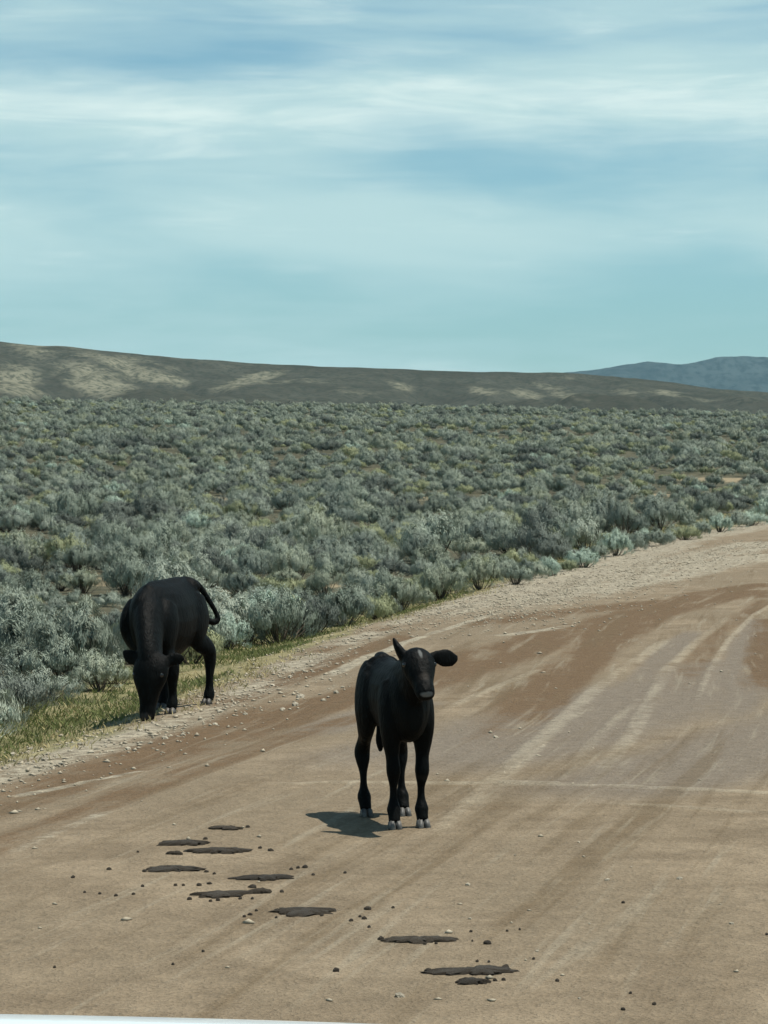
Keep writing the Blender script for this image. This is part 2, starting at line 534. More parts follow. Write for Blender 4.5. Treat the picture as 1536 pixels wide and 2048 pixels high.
# ------------------------------------------------------------------ haze: thin even air round everything
hz = bpy.data.meshes.new('haze')
_b = bmesh.new()
bmesh.ops.create_cube(_b, size=1.0)
bmesh.ops.scale(_b, vec=(42000, 15500, 620), verts=_b.verts)
bmesh.ops.translate(_b, vec=(0, 5500, 302), verts=_b.verts)
_b.to_mesh(hz); _b.free()
hm, t = new_mat('haze_air')
vol = t.n('ShaderNodeVolumePrincipled', {'Color': (0.44, 0.78, 0.95, 1), 'Density': 0.00004, 'Anisotropy': 0.0})
t.n('ShaderNodeOutputMaterial', {'Volume': vol.outputs[0]})
hz.materials.append(hm)
tag(link('haze', hz), kind='stuff')

# ------------------------------------------------------------------ sagebrush
def leaf_mat(name, cols, trans=0.18, rough=0.8):
    m, t = new_mat(name)
    r = t.n('ShaderNodeObjectInfo').outputs['Random']
    ri = t.n('ShaderNodeNewGeometry').outputs['Random Per Island']
    cr = t.n('ShaderNodeValToRGB', {'Fac': r})
    els = cr.color_ramp.elements
    while len(els) < len(cols): els.new(0.5)
    for i, cc in enumerate(cols):
        els[i].position = i / max(1, len(cols) - 1)
        els[i].color = (*cc, 1)
    k = t.mapr(ri, 0, 1, 0.96, 1.36, False)
    col = t.mix(1.0, cr.outputs[0], t.n('ShaderNodeCombineXYZ', {0: k, 1: k, 2: k}).outputs[0], 'MULTIPLY')
    p = t.n('ShaderNodeBsdfPrincipled', {'Base Color': col, 'Roughness': rough})
    p.inputs['Specular IOR Level'].default_value = 0.25
    tr = t.n('ShaderNodeBsdfTranslucent', {'Color': col})
    mx = t.n('ShaderNodeMixShader', {0: trans, 1: p.outputs[0], 2: tr.outputs[0]})
    t.n('ShaderNodeOutputMaterial', {'Surface': mx.outputs[0]})
    return m


def plain_mat(name, c0, c1, scale=8.0, rough=0.9, spec=0.2, bump=0.3):
    m, t = new_mat(name)
    pos = t.n('ShaderNodeTexCoord').outputs['Object']
    n = t.noise(pos, scale, 5, 0.6)
    r = t.n('ShaderNodeObjectInfo').outputs['Random']
    k = t.mapr(r, 0, 1, 0.75, 1.25, False)
    col = t.mix(t.mapr(n, 0.3, 0.7), c0, c1)
    col = t.mix(1.0, col, t.n('ShaderNodeCombineXYZ', {0: k, 1: k, 2: k}).outputs[0], 'MULTIPLY')
    b = t.n('ShaderNodeBump', {'Strength': bump, 'Distance': 0.02, 'Height': n})
    p = t.n('ShaderNodeBsdfPrincipled', {'Base Color': col, 'Roughness': rough, 'Normal': b.outputs[0]})
    p.inputs['Specular IOR Level'].default_value = spec
    t.n('ShaderNodeOutputMaterial', {'Surface': p.outputs[0]})
    return m


L_GREY = leaf_mat('sage_leaf_grey', [(0.142, 0.170, 0.135), (0.232, 0.268, 0.212), (0.175, 0.207, 0.163), (0.285, 0.318, 0.258), (0.258, 0.285, 0.205), (0.155, 0.185, 0.155), (0.262, 0.296, 0.24)], 0.06)
L_OLIVE = leaf_mat('sage_leaf_olive', [(0.205, 0.23, 0.13), (0.285, 0.30, 0.172), (0.19, 0.212, 0.125)], 0.06)
L_MINT = leaf_mat('rabbitbrush_leaf_mint', [(0.31, 0.385, 0.315), (0.34, 0.41, 0.335)], 0.12)
L_DARK = leaf_mat('sage_leaf_dark', [(0.10, 0.118, 0.10), (0.135, 0.155, 0.13), (0.08, 0.094, 0.08)], 0.06)
WOOD = plain_mat('sage_wood', (0.07, 0.055, 0.04), (0.13, 0.11, 0.085), 20)


def make_bush(seed, W, H, twigs, leaves, ll, lw, upright=0.6):
    rs = np.random.RandomState(seed)
    lob = rs.rand(6) * 6.28
    V = []
    stem_v, stem_f = [], []
    # sub-clumps give the crown its lumps and gaps
    ncl = rs.randint(5, 8)
    ca = rs.rand(ncl) * 6.283
    cr_ = np.sqrt(rs.rand(ncl)) * 0.36 * W
    ch = H * (0.72 + 0.3 * rs.rand(ncl)) * (1 - 0.55 * (cr_ / (0.5 * W)) ** 2)
    csz = W * (0.19 + 0.09 * rs.rand(ncl))
    for i in range(twigs):
        k = rs.randint(ncl)
        th = rs.rand() * 6.283
        rr = csz[k] * math.sqrt(rs.rand())
        tx = cr_[k] * math.cos(ca[k]) + rr * math.cos(th)
        ty = cr_[k] * math.sin(ca[k]) + rr * math.sin(th)
        tz = ch[k] * (1.0 - 0.5 * (rr / csz[k]) ** 2) * (0.90 + 0.16 * rs.rand())
        if rs.rand() < 0.06:            # lower skirt twigs
            q = 1.0 + 0.35 * rs.rand()
            tx, ty, tz = tx * q, ty * q, tz * (0.25 + 0.4 * rs.rand())
        tip = np.array([tx, ty, max(tz, 0.08)])
        bas = np.array([tx * 0.12, ty * 0.12, -0.02])
        ctl = np.array([tx * 0.72, ty * 0.72, tip[2] * 0.42])
        u = 1 - 0.30 * rs.rand(leaves) ** 1.3
        u = u[:, None]
        p = (1 - u) ** 2 * bas + 2 * u * (1 - u) * ctl + u * u * tip
        p = p + rs.randn(leaves, 3) * 0.018
        p[:, 2] = np.maximum(p[:, 2], 0.0)
        tan = 2 * (1 - u) * (ctl - bas) + 2 * u * (tip - ctl)
        tan = tan / (np.linalg.norm(tan, axis=1, keepdims=True) + 1e-6)
        # leaves lie over the rounded surface of their clump
        cc = np.array([cr_[k] * math.cos(ca[k]) * 0.8, cr_[k] * math.sin(ca[k]) * 0.8, ch[k] * 0.45])
        nn = p - cc
        nn /= np.linalg.norm(nn, axis=1, keepdims=True) + 1e-6
        nn = nn + rs.randn(leaves, 3) * 0.20
        nn /= np.linalg.norm(nn, axis=1, keepdims=True) + 1e-6
        d = tan * 0.8 + np.array([0, 0, upright]) + rs.randn(leaves, 3) * 0.28
        d = d - nn * np.sum(d * nn, axis=1, keepdims=True)
        d /= np.linalg.norm(d, axis=1, keepdims=True) + 1e-6
        d = d + nn * 0.15
        sd = np.cross(d, nn)
        sd /= np.linalg.norm(sd, axis=1, keepdims=True) + 1e-6
        L = ll * (0.7 + 0.6 * rs.rand(leaves, 1))
        w_ = lw * (0.7 + 0.6 * rs.rand(leaves, 1))
        V.append(np.stack([p - sd * w_ * 0.5 + d * L * 0.25, p, p + sd * w_ * 0.5 + d * L * 0.25, p + d * L], 1))
        if i % 8 == 0:
            us = np.linspace(0, 0.85, 4)[:, None]
            c_ = (1 - us) ** 2 * bas + 2 * us * (1 - us) * ctl + us * us * tip
            b0 = len(stem_v) * 1
            for j, pt in enumerate(c_):
                r_ = 0.011 * (1 - 0.22 * j)
                for a in (0, 2.09, 4.19):
                    stem_v.append(pt + np.array([r_ * math.cos(a), r_ * math.sin(a), 0]))
            for j in range(3):
                for a in range(3):
                    stem_f.append((b0 + j * 3 + a, b0 + j * 3 + (a + 1) % 3, b0 + (j + 1) * 3 + (a + 1) % 3, b0 + (j + 1) * 3 + a))
    V = np.concatenate(V).reshape(-1, 3)
    n = len(V) // 4
    fq = np.arange(n * 4).reshape(n, 4)
    return V, fq, np.array(stem_v), np.array(stem_f)


KINDS = []   # (kind, foliage mesh, stem mesh)
for i, (kind, mat, W, H, tw, lv, ll, lw, up) in enumerate([
    ('grey', L_GREY, 1.00, 0.60, 240, 46, 0.046, 0.0085, 0.8), ('grey', L_GREY, 1.00, 0.50, 240, 46, 0.044, 0.0085, 0.7),
    ('grey', L_GREY, 1.00, 0.72, 260, 46, 0.048, 0.0085, 0.9), ('grey', L_GREY, 0.90, 0.56, 230, 46, 0.044, 0.008, 0.8),
    ('olive', L_OLIVE, 1.0, 0.48, 240, 44, 0.044, 0.008, 0.7), ('olive', L_OLIVE, 0.9, 0.42, 220, 44, 0.042, 0.008, 0.6),
    ('dark', L_DARK, 1.05, 0.60, 250, 44, 0.046, 0.0085, 0.7), ('dark', L_DARK, 0.95, 0.50, 240, 44, 0.044, 0.008, 0.6),
    ('mint', L_MINT, 0.90, 0.62, 260, 46, 0.042, 0.009, 1.1), ('mint', L_MINT, 1.0, 0.56, 260, 46, 0.040, 0.009, 1.0)]):
    v, f, sv, sf = make_bush(100 + i, W, H, tw, lv, ll, lw, up)
    KINDS.append((kind, np_mesh('foliage', v, f, mat), np_mesh('stem', sv, sf, WOOD)))
BY = {}
for i, k in enumerate(KINDS): BY.setdefault(k[0], []).append(i)

rng = np.random.RandomState(21)
COW_AT = (-1.63, 20.55)
CALF_AT = (0.057, 13.08)
bushes = []      # x, d, scale, variant, rotz
# bushes that can be singled out in the photograph: base pixel, width px, kind, label
SPECIAL = [
    (470, 1130, 105, 'mint', 'pale mint bush standing out among grey sagebrush beyond the grazing cow', None),
    (18, 1118, 80, 'mint', None, 'pale mint bushes out in the sagebrush'),
    (455, 1300, 110, 'mint', 'pale mint bush just behind the tail of the grazing cow', None),
    (1168, 1135, 88, 'mint', None, 'pale mint bushes along the bend of the road'),
    (1232, 1112, 78, 'mint', None, 'pale mint bushes along the bend of the road'),
    (1108, 1152, 72, 'mint', None, 'pale mint bushes along the bend of the road'),
    (1505, 1052, 84, 'mint', None, 'pale mint bushes along the bend of the road'),
    (1440, 1064, 62, 'mint', None, 'pale mint bushes along the bend of the road'),
    (1540, 1046, 80, 'mint', None, 'pale mint bushes along the bend of the road'),
    (5, 1448, 75, 'mint', 'spiky pale mint plant at the road verge in front of the grey sagebrush', None),
    (868, 1122, 205, 'grey', 'broad dome-shaped grey sagebrush, tallest among its neighbours near the bend', None),
    (110, 1318, 185, 'grey', 'large tall grey-green sagebrush clump behind the grazing cow\'s shoulder', None),
    (85, 1402, 150, 'grey', None, None), (200, 1382, 135, 'grey', None, None), (30, 1362, 150, 'grey', None, None), (15, 1412, 130, 'grey', None, None), (150, 1352, 140, 'grey', None, None), (235, 1368, 95, 'olive', None, None), (60, 1325, 150, 'grey', None, None), (210, 1322, 120, 'grey', None, None), (275, 1335, 100, 'grey', None, None),
    (560, 1288, 170, 'grey', None, None), (690, 1252, 150, 'grey', None, None), (620, 1275, 130, 'dark', None, None),
    (500, 1245, 140, 'grey', None, None), (800, 1225, 120, 'grey', None, None), (880, 1200, 110, 'grey', None, None),
    (960, 1180, 90, 'grey', None, None), (240, 1330, 130, 'grey', None, None), (1310, 1092, 75, 'grey', None, None),
    (1370, 1080, 80, 'olive', None, None), (1200, 1122, 66, 'grey', None, None), (1275, 1102, 70, 'grey', None, None), (1335, 1090, 62, 'grey', None, None),
    (1405, 1075, 66, 'grey', None, None), (1470, 1060, 62, 'grey', None, None), (1140, 1142, 64, 'olive', None, None), (1070, 1160, 72, 'grey', None, None), (1030, 1170, 76, 'grey', None, None),
    (1290, 1088, 60, 'mint', None, 'pale mint bushes along the bend of the road'), (1345, 1078, 56, 'grey', None, None), (370, 1320, 90, 'olive', None, None)]
for (bx_, by_, bw_, kd, lab, grp) in SPECIAL:
    X0, D0, Z0 = px(bx_, by_)
    vi = BY[kd][rng.randint(len(BY[kd]))]
    wm = bw_ / F * D0
    bushes.append((X0, D0, wm / (0.95 if kd != 'mint' else 0.95), vi, rng.rand() * 6.28, lab, grp))
fixed = np.array([(b[0], b[1], b[2]) for b in bushes])


def scatter(d0, d1, sp, smin, smax):
    out = []
    ys = np.arange(d0, d1, sp)
    for y in ys:
        lim = 0.165 * y + 2.5
        xs = np.arange(-lim, lim, sp)
        X = xs + rng.uniform(-0.48, 0.48, len(xs)) * sp
        D = y + rng.uniform(-0.48, 0.48, len(xs)) * sp
        s = side_of(X, D)
        cl = fbm(X * 0.16, D * 0.16, 2)
        keep = (s > 1.4 - 0.5 * sst(28, 40, D) + 0.5 * fbm(X, D, 2)) & (rng.rand(len(X)) < 0.93 + cl * 0.8)
        for (a, b, r) in BAREW:
            dy_ = D - b
            keep &= np.hypot(X - a, np.where(dy_ < 0, dy_ * 0.28, dy_ * 0.6)) > r * (0.55 + 0.5 * rng.rand(len(X)))
        keep &= np.hypot(X - COW_AT[0], (D - COW_AT[1])) > 1.15
        keep &= ~((np.abs(X - COW_AT[0]) < 0.75) & (D < COW_AT[1]))
        for (a, b, r) in fixed:
            if abs(b - y) < 3:
                keep &= np.hypot(X - a, D - b) > 0.42 * r
        for x_, d_, c_ in zip(X[keep], D[keep], cl[keep]):
            q = rng.rand() + c_ * 0.5
            kd = 'mint' if rng.rand() < 0.015 else 'olive' if q < 0.2 else 'dark' if q > 0.86 else 'grey'
            sz_ = rng.uniform(smin, smax) * (1 + 0.5 * c_)
            u_ = x_ / d_ * F + 768
            if 27 < d_ < 44 and 80 < u_ < 290: sz_ = min(sz_, rng.uniform(0.3, 0.5))     # low growth in front of the bare patch
            out.append((x_, d_, sz_, BY[kd][rng.randint(len(BY[kd]))], rng.rand() * 6.28, None, None))
    return out


bushes += scatter(19.0, 60, 0.92, 0.42, 1.15)
bushes += scatter(60, 180, 1.58, 0.55, 1.5)
bushes += scatter(180, 480, 2.4, 0.75, 2.0)


def in_view(b):
    u = b[0] / b[1] * F + 768
    return -60 < u < 1600


order = sorted(range(len(bushes)), key=lambda i: (0 if (bushes[i][5] or bushes[i][6]) else 1, 0 if in_view(bushes[i]) else 1, bushes[i][1] / bushes[i][2]))
N_IND = 290
LAB = {'grey': ('grey-green sagebrush',), 'olive': ('yellowish olive sagebrush',), 'dark': ('dark grey sagebrush',), 'mint': ('pale mint bush',)}
first = {}
for n_, i in enumerate(order[:N_IND]):
    x_, d_, s_, vi, rz, lab, grp = bushes[i]
    kd, mf, ms = KINDS[vi]
    e = link('sagebrush' if kd != 'mint' else 'rabbitbrush', None, None, (x_, d_, gz(x_, d_) - 0.02), (0, 0, rz))
    e.empty_display_size = 0.2
    e.scale = (s_, s_, s_ * rng.uniform(0.75, 1.3))
    if lab:
        tag(e, lab, 'bush')
    elif grp and grp.endswith('bend of the road'):
        tag(e, 'pale mint bush at the edge of the road where it bends', 'bush', grp)
    else:
        sd_ = float(side_of(x_, d_))
        size = 'small' if s_ < 0.72 else 'large' if s_ > 1.0 else 'mid-sized'
        if math.hypot(x_ - COW_AT[0], d_ - COW_AT[1]) < 3.2 and d_ > COW_AT[1]: zone = 'close behind the grazing cow'
        elif sd_ < 2.0: zone = 'at the verge of the dirt road'
        elif any(math.hypot(x_ - a, (d_ - b) * 0.5) < r_ * 1.9 for a, b, r_ in BAREW): zone = 'beside a patch of bare tan soil'
        elif sd_ < 5.0: zone = 'a few steps in from the road verge'
        else: zone = 'deep in the scrub away from the road'
        nm_ = size + ' ' + LAB[kd][0] + ' ' + zone
        tag(e, nm_, 'bush', nm_)
    fo = link('foliage', mf, e)
    link('stem', ms, e)
    first.setdefault(vi, fo)
rest = order[N_IND:]
# the rest of the scrub: one object, instanced on points
far_me = bpy.data.meshes.new('sagebrush_scrub')
pts = np.array([(bushes[i][0], bushes[i][1], 0) for i in rest])
pts[:, 2] = height(pts[:, 0], pts[:, 1]) - 0.02
far_me.vertices.add(len(pts))
far_me.vertices.foreach_set('co', pts.astype(np.float32).ravel())
vis = sorted(first)
for nm, typ, arr in (('vi', 'INT', [vis.index(bushes[i][3]) if bushes[i][3] in vis else 0 for i in rest]),
                     ('sc', 'FLOAT', [bushes[i][2] for i in rest]), ('rz', 'FLOAT', [bushes[i][4] for i in rest])):
    a = far_me.attributes.new(nm, typ, 'POINT')
    a.data.foreach_set('value', np.array(arr, np.int32 if typ == 'INT' else np.float32))
far_o = tag(link('sagebrush_scrub', far_me), 'grey-green sagebrush scrub covering the plain to its far edge', 'scrub', kind='stuff')
ng = bpy.data.node_groups.new('scatter_scrub', 'GeometryNodeTree')
ng.interface.new_socket('Geometry', in_out='INPUT', socket_type='NodeSocketGeometry')
ng.interface.new_socket('Geometry', in_out='OUTPUT', socket_type='NodeSocketGeometry')
gi = ng.nodes.new('NodeGroupInput'); go = ng.nodes.new('NodeGroupOutput')
jn = ng.nodes.new('GeometryNodeJoinGeometry')
iop = ng.nodes.new('GeometryNodeInstanceOnPoints')
for vi in reversed(vis):
    oi = ng.nodes.new('GeometryNodeObjectInfo')
    oi.inputs['Object'].default_value = first[vi]
    g2 = ng.nodes.new('GeometryNodeGeometryToInstance')
    ng.links.new(oi.outputs['Geometry'], g2.inputs[0])
    ng.links.new(g2.outputs[0], jn.inputs[0])
mp = ng.nodes.new('GeometryNodeMeshToPoints')
ng.links.new(gi.outputs[0], mp.inputs[0])
ng.links.new(mp.outputs[0], iop.inputs['Points'])
ng.links.new(jn.outputs[0], iop.inputs['Instance'])
iop.inputs['Pick Instance'].default_value = True


def named(nm, typ):
    a = ng.nodes.new('GeometryNodeInputNamedAttribute')
    a.data_type = typ
    a.inputs['Name'].default_value = nm
    return a.outputs['Attribute']


ng.links.new(named('vi', 'INT'), iop.inputs['Instance Index'])
ng.links.new(named('sc', 'FLOAT'), iop.inputs['Scale'])
cx = ng.nodes.new('ShaderNodeCombineXYZ')
ng.links.new(named('rz', 'FLOAT'), cx.inputs[2])
ng.links.new(cx.outputs[0], iop.inputs['Rotation'])
ng.links.new(iop.outputs[0], go.inputs[0])
md = far_o.modifiers.new('scatter', 'NODES')
md.node_group = ng

# ------------------------------------------------------------------ grass on the verge, dry litter, gravel
def blades(name, n, dr, sr, h, wd, mat, label, per=7, seed=1, dens=None):
    rs = np.random.RandomState(seed)
    D = dr[0] * (dr[1] / dr[0]) ** rs.rand(n)
    s = sr[0] + (sr[1] - sr[0]) * rs.rand(n)
    X = edge_x(D) + 0.22 * fbm(D * 0.9, D * 0.0 + 3.3, 3) - s / 0.97
    if dens is not None:
        k = dens(X, D, s, rs)
        X, D = X[k], D[k]
    n = len(X)
    X = np.repeat(X, per) + rs.randn(n * per) * 0.05
    D = np.repeat(D, per) + rs.randn(n * per) * 0.05
    Z = height(X, D) - 0.01
    b = np.stack([X, D, Z], 1)
    th = rs.rand(n * per) * 6.283
    hh = h * (0.45 + 0.9 * rs.rand(n * per))
    lean = np.stack([rs.randn(n * per), rs.randn(n * per), np.zeros(n * per)], 1) * 0.45 * hh[:, None]
    sd = np.stack([np.cos(th), np.sin(th), np.zeros_like(th)], 1) * wd
    tip = b + lean + np.stack([np.zeros_like(hh), np.zeros_like(hh), hh], 1)
    mid = b + lean * 0.35 + np.stack([np.zeros_like(hh), np.zeros_like(hh), hh * 0.6], 1)
    V = np.stack([b - sd, b + sd, mid + sd * 0.7, tip], 1).reshape(-1, 3)
    fq = np.arange(len(V)).reshape(-1, 4)
    me = np_mesh(name, V, fq, mat)
    return tag(link(name, me), label, 'grass', kind='stuff')


G_GREEN = leaf_mat('verge_grass_green', [(0.13, 0.15, 0.055), (0.14, 0.16, 0.06)], 0.3)
G_DRY = leaf_mat('verge_grass_dry', [(0.34, 0.29, 0.15), (0.36, 0.30, 0.16)], 0.2)
blades('green_grass', 9000, (15, 110), (0.55, 1.9), 0.05, 0.005, G_GREEN, 'short green grass growing along the road verge below the sagebrush', 7, 5,
       lambda X, D, s, rs: (fbm(X * 0.7 + 8, D * 0.45, 3) + rs.rand(len(X)) * 0.5 > 0.31))
blades('dry_grass', 4200, (15, 110), (0.05, 1.6), 0.045, 0.005, G_DRY, 'sparse straw-coloured dry grass between the road gravel and the sagebrush', 5, 6,
       lambda X, D, s, rs: (fbm(X * 0.8 + 30, D * 0.5, 3) + rs.rand(len(X)) * 0.5 > 0.30))


def rock_mesh(seed, sub=1):
    bm = bmesh.new()
    bmesh.ops.create_icosphere(bm, subdivisions=sub, radius=0.5)
    rs = np.random.RandomState(seed)
    sc_ = Vector((1.0, 0.65 + 0.4 * rs.rand(), 0.45 + 0.3 * rs.rand()))
    for v in bm.verts:
        k = 1 + 0.5 * mnoise.noise(v.co * 2.1 + Vector((seed, 0, 0)))
        v.co = Vector((v.co.x * sc_.x, v.co.y * sc_.y, v.co.z * sc_.z)) * k
    me = bpy.data.meshes.new('stone')
    bm.to_mesh(me); bm.free()
    return me


STONE = plain_mat('pale_stone', (0.26, 0.23, 0.175), (0.40, 0.36, 0.28), 6, bump=0.5)
STONES = [rock_mesh(k) for k in range(6)]
for s_ in STONES: s_.materials.append(STONE)
# gravel too small to count
rs = np.random.RandomState(77)
n = 9000
D = 9 * (110 / 9) ** rs.rand(n)
sv_ = rs.randn(n) * 0.42 + 0.05
X = edge_x(D) + 0.22 * fbm(D * 0.9, D * 0.0 + 3.3, 3) - sv_
# more over the gravel spill by the bend, and stray grit on the road
m2 = rs.rand(n) < 0.45
Xs, Ds = [], []
for k in range(n):
    if m2[k]:
        t_ = rs.rand()
        Xp = np.interp(t_, [0, .33, .66, 1], [940, 1120, 1330, 1536]); Yp = np.interp(t_, [0, .33, .66, 1], [1232, 1185, 1130, 1085])
        Ds.append(F * HC / (Yp - YH)); Xs.append((Xp - 768) * Ds[-1] / F)
    else:
        Xs.append(X[k]); Ds.append(D[k])
X = np.array(Xs) + m2 * rs.randn(n) * 0.45
D = np.array(Ds) + m2 * rs.randn(n) * 2.0
stray = rs.rand(n) < 0.03
D = np.where(stray, 8 * (40 / 8) ** rs.rand(n), D)
X = np.where(stray, edge_x(D) + rs.rand(n) * 8, X)
Zg = height(X, D)
r = 0.006 + 0.013 * rs.rand(n) ** 2 + 0.00010 * D
base6 = np.array([(1, 0, 0), (0, 1, 0), (-1, 0, 0), (0, -1, 0), (0, 0, .8), (0, 0, -.6)], float)
f8 = np.array([(0, 1, 4), (1, 2, 4), (2, 3, 4), (3, 0, 4), (1, 0, 5), (2, 1, 5), (3, 2, 5), (0, 3, 5)])
jit = 1 + 0.35 * rs.randn(n, 6, 1)
ang = rs.rand(n) * 6.28
ca, sa = np.cos(ang)[:, None], np.sin(ang)[:, None]
bb = base6[None] * jit * r[:, None, None] * np.array([1.3, 0.9, 0.8])
VV = np.stack([bb[..., 0] * ca - bb[..., 1] * sa + X[:, None], bb[..., 0] * sa + bb[..., 1] * ca + D[:, None], bb[..., 2] + Zg[:, None] + 0.2 * r[:, None]], -1)
FF = f8[None] + (np.arange(n) * 6)[:, None, None]
GRAVEL = leaf_mat('loose_gravel', [(0.27, 0.235, 0.175), (0.27, 0.235, 0.175)], 0.0, 0.95)
tag(link('gravel', np_mesh('gravel', VV.reshape(-1, 3), FF.reshape(-1, 3), GRAVEL)), 'loose pale gravel along the edge of the dirt road', 'gravel', kind='stuff')

# stones one can pick out on the verge
def stone_at(u, v, wpx, label='pale stone lying on the gravel edge of the dirt road', group='pale stones along the road edge'):
    X0, D0, Z0 = px(u, v)
    sz = (0.8 if v > 1560 else 1.0) * wpx / F * D0
    o = link('stone', STONES[rng.randint(6)], None, (X0, D0, Z0 + 0.10 * sz), (0, 0, rng.rand() * 6.28))
    o.scale = (sz, sz, sz * 0.9)
    if group == 'pale stones along the road edge':
        near_cow = math.hypot(X0 - COW_AT[0], D0 - COW_AT[1]) < 2.2
        label = ('larger' if wpx > 13.5 else 'small') + ' pale stone on the road edge ' + ('near the hooves of the grazing cow' if near_cow else 'on the near side of the grazing cow' if D0 < COW_AT[1] else 'between the grazing cow and the bend')
        group = label
    return tag(o, label, 'stone', group)


for (u, v, wp) in [(673, 1387, 17), (648, 1402, 13), (656, 1396, 10), (590, 1412, 20), (600, 1396, 22), (565, 1420, 12), (490, 1430, 12), (640, 1390, 9),
                   (685, 1376, 10), (430, 1450, 12), (365, 1472, 14), (330, 1478, 16), (300, 1488, 12), (255, 1500, 16), (210, 1492, 13), (180, 1508, 18),
                   (140, 1504, 14), (90, 1522, 20), (60, 1500, 17), (55, 1530, 14), (25, 1512, 20), (10, 1540, 16), (120, 1530, 15), (160, 1490, 12),
                   (235, 1475, 14), (280, 1462, 14), (400, 1440, 15), (440, 1425, 18), (470, 1408, 12), (520, 1385, 12), (545, 1372, 14), (580, 1355, 12),
                   (610, 1345, 11), (350, 1455, 12), (500, 1395, 10), (740, 1278, 10), (880, 1228, 14), (700, 1300, 9), (840, 1243, 10), (1095, 1150, 9), (1140, 1138, 10)]:
    stone_at(u, v, wp)
for k in range(34):
    q = rng.rand()
    u = -20 + 700 * q
    v = np.interp(u, [0, 400, 560, 770], [1520, 1432, 1352, 1262]) + rng.randn() * 16
    stone_at(u, v, rng.uniform(5, 10))
stone_at(800, 1996, 30, 'pale chip of stone lying alone on the road close to the bonnet', None)
stone_at(936, 1772, 18, 'small pale stone on the open road between calf and dung', None)
for (u, v, wp) in [(1215, 1762, 14), (1180, 1850, 9), (1465, 1850, 14), (940, 1840, 12), (1158, 1686, 10), (1360, 1760, 18), (992, 1476, 12), (1030, 1712, 9), (1160, 2000, 12), (1075, 1905, 11)]:
    stone_at(u, v, wp, 'small pale stone lying out on the bare dirt road', 'small stones out on the road')

# ------------------------------------------------------------------ dung
DUNG = plain_mat('dung', (0.030, 0.023, 0.015), (0.062, 0.048, 0.031), 30, 0.75, 0.35, 0.8)


def pat_mesh(seed, n=34, lobes=1.0, rough=0.3):
    rs = np.random.RandomState(seed)
    bm = bmesh.new()
    rings = [(1.0, -0.25), (0.98, 0.25), (0.84, 0.62), (0.55, 0.86), (0.26, 0.95)]
    ph = rs.rand(5) * 6.28
    vv = []
    for ri_, (rr, zz) in enumerate(rings):
        row = []
        for k in range(n):
            a = 2 * math.pi * k / n
            o = 1 + rough * (0.45 * math.sin(2 * a + ph[0]) + 0.35 * math.sin(3 * a + ph[1]) + 0.28 * math.sin(5 * a + ph[2]) + 0.22 * math.sin(9 * a + ph[3]) + 0.25 * math.sin(14 * a + ph[4]) + 0.8 * (rs.rand() - 0.5))
            zz2 = zz * (1 + (0.45 * mnoise.noise(Vector((math.cos(a) * rr * 3 + seed, math.sin(a) * rr * 3, ri_))) if zz > 0 else 0))
            row.append(bm.verts.new((0.5 * o * rr * math.cos(a), 0.5 * o * rr * math.sin(a), zz2)))
        vv.append(row)
    for a_, b_ in zip(vv[:-1], vv[1:]):
        for k in range(n):
            bm.faces.new((a_[k], a_[(k + 1) % n], b_[(k + 1) % n], b_[k]))
    bm.faces.new(vv[-1])
    me = bpy.data.meshes.new('dung_pat')
    bm.to_mesh(me); bm.free()
    for p in me.polygons: p.use_smooth = True
    me.materials.append(DUNG)
    return me


PATS = [ # left px, right px, y centre, height px, label
    (420, 480, 1657, 9, 'small dark dung smear farthest up the road towards the calf'),
    (322, 412, 1686, 14, 'dark dung pat with a raised crumb at its tip'),
    (388, 487, 1702, 13, 'smooth dark dung pat with three crumbs strung out beside it'),
    (292, 402, 1737, 15, 'dark dung pat at the outermost side of the trail, towards the grazing cow'),
    (478, 580, 1755, 17, 'dark dung pat with a cluster of crumbs at its end'),
    (388, 500, 1787, 19, 'long dark dung pat with a separate lump on its far rim'),
    (500, 540, 1785, 11, 'short dung smear joined to the long pat in the middle of the trail'),
    (543, 676, 1822, 20, 'long flat dung pat with a lump hanging off its near rim'),
    (780, 895, 1880, 17, 'dark oval dung pat with a black crumb at its end'),
    (876, 1022, 1940, 26, 'widest dark dung pat with spiky crumbs on its rim'),
    (910, 978, 1965, 12, 'narrow broken strip of dung lying just in front of the widest pat'),
    (336, 364, 1708, 8, 'little dung smear between two pats in the trail')]
SHORT = ['the small smear nearest the calf', 'the pat with the raised tip', 'the smooth pat', 'the outermost pat', 'the pat with clustered crumbs', 'the long pat with a lump on it', 'the long pat with a lump on it',
         'the long flat pat mid-trail', 'the oval pat', 'the widest pat', 'the broken strip by the widest pat', 'the little smear between pats']
PATXY = []
for k, (x0, x1, yc, hp, lab) in enumerate(PATS):
    X0, D0, Z0 = px((x0 + x1) / 2, yc + hp * 0.25)
    wm = (x1 - x0) / F * D0
    dep = min(wm * 0.75, max(0.05, (hp * 0.8) / (F * HC / D0 ** 2)))
    o = link('dung_pat', pat_mesh(k + 3, n=56, rough=0.42), None, (X0, D0, Z0 + 0.003), (0, 0, rng.uniform(-0.15, 0.15)))
    o.scale = (wm, dep * 0.75, 0.011 + 0.007 * rng.rand())
    tag(o, lab, 'dung')
    PATXY.append((X0, D0, SHORT[k]))
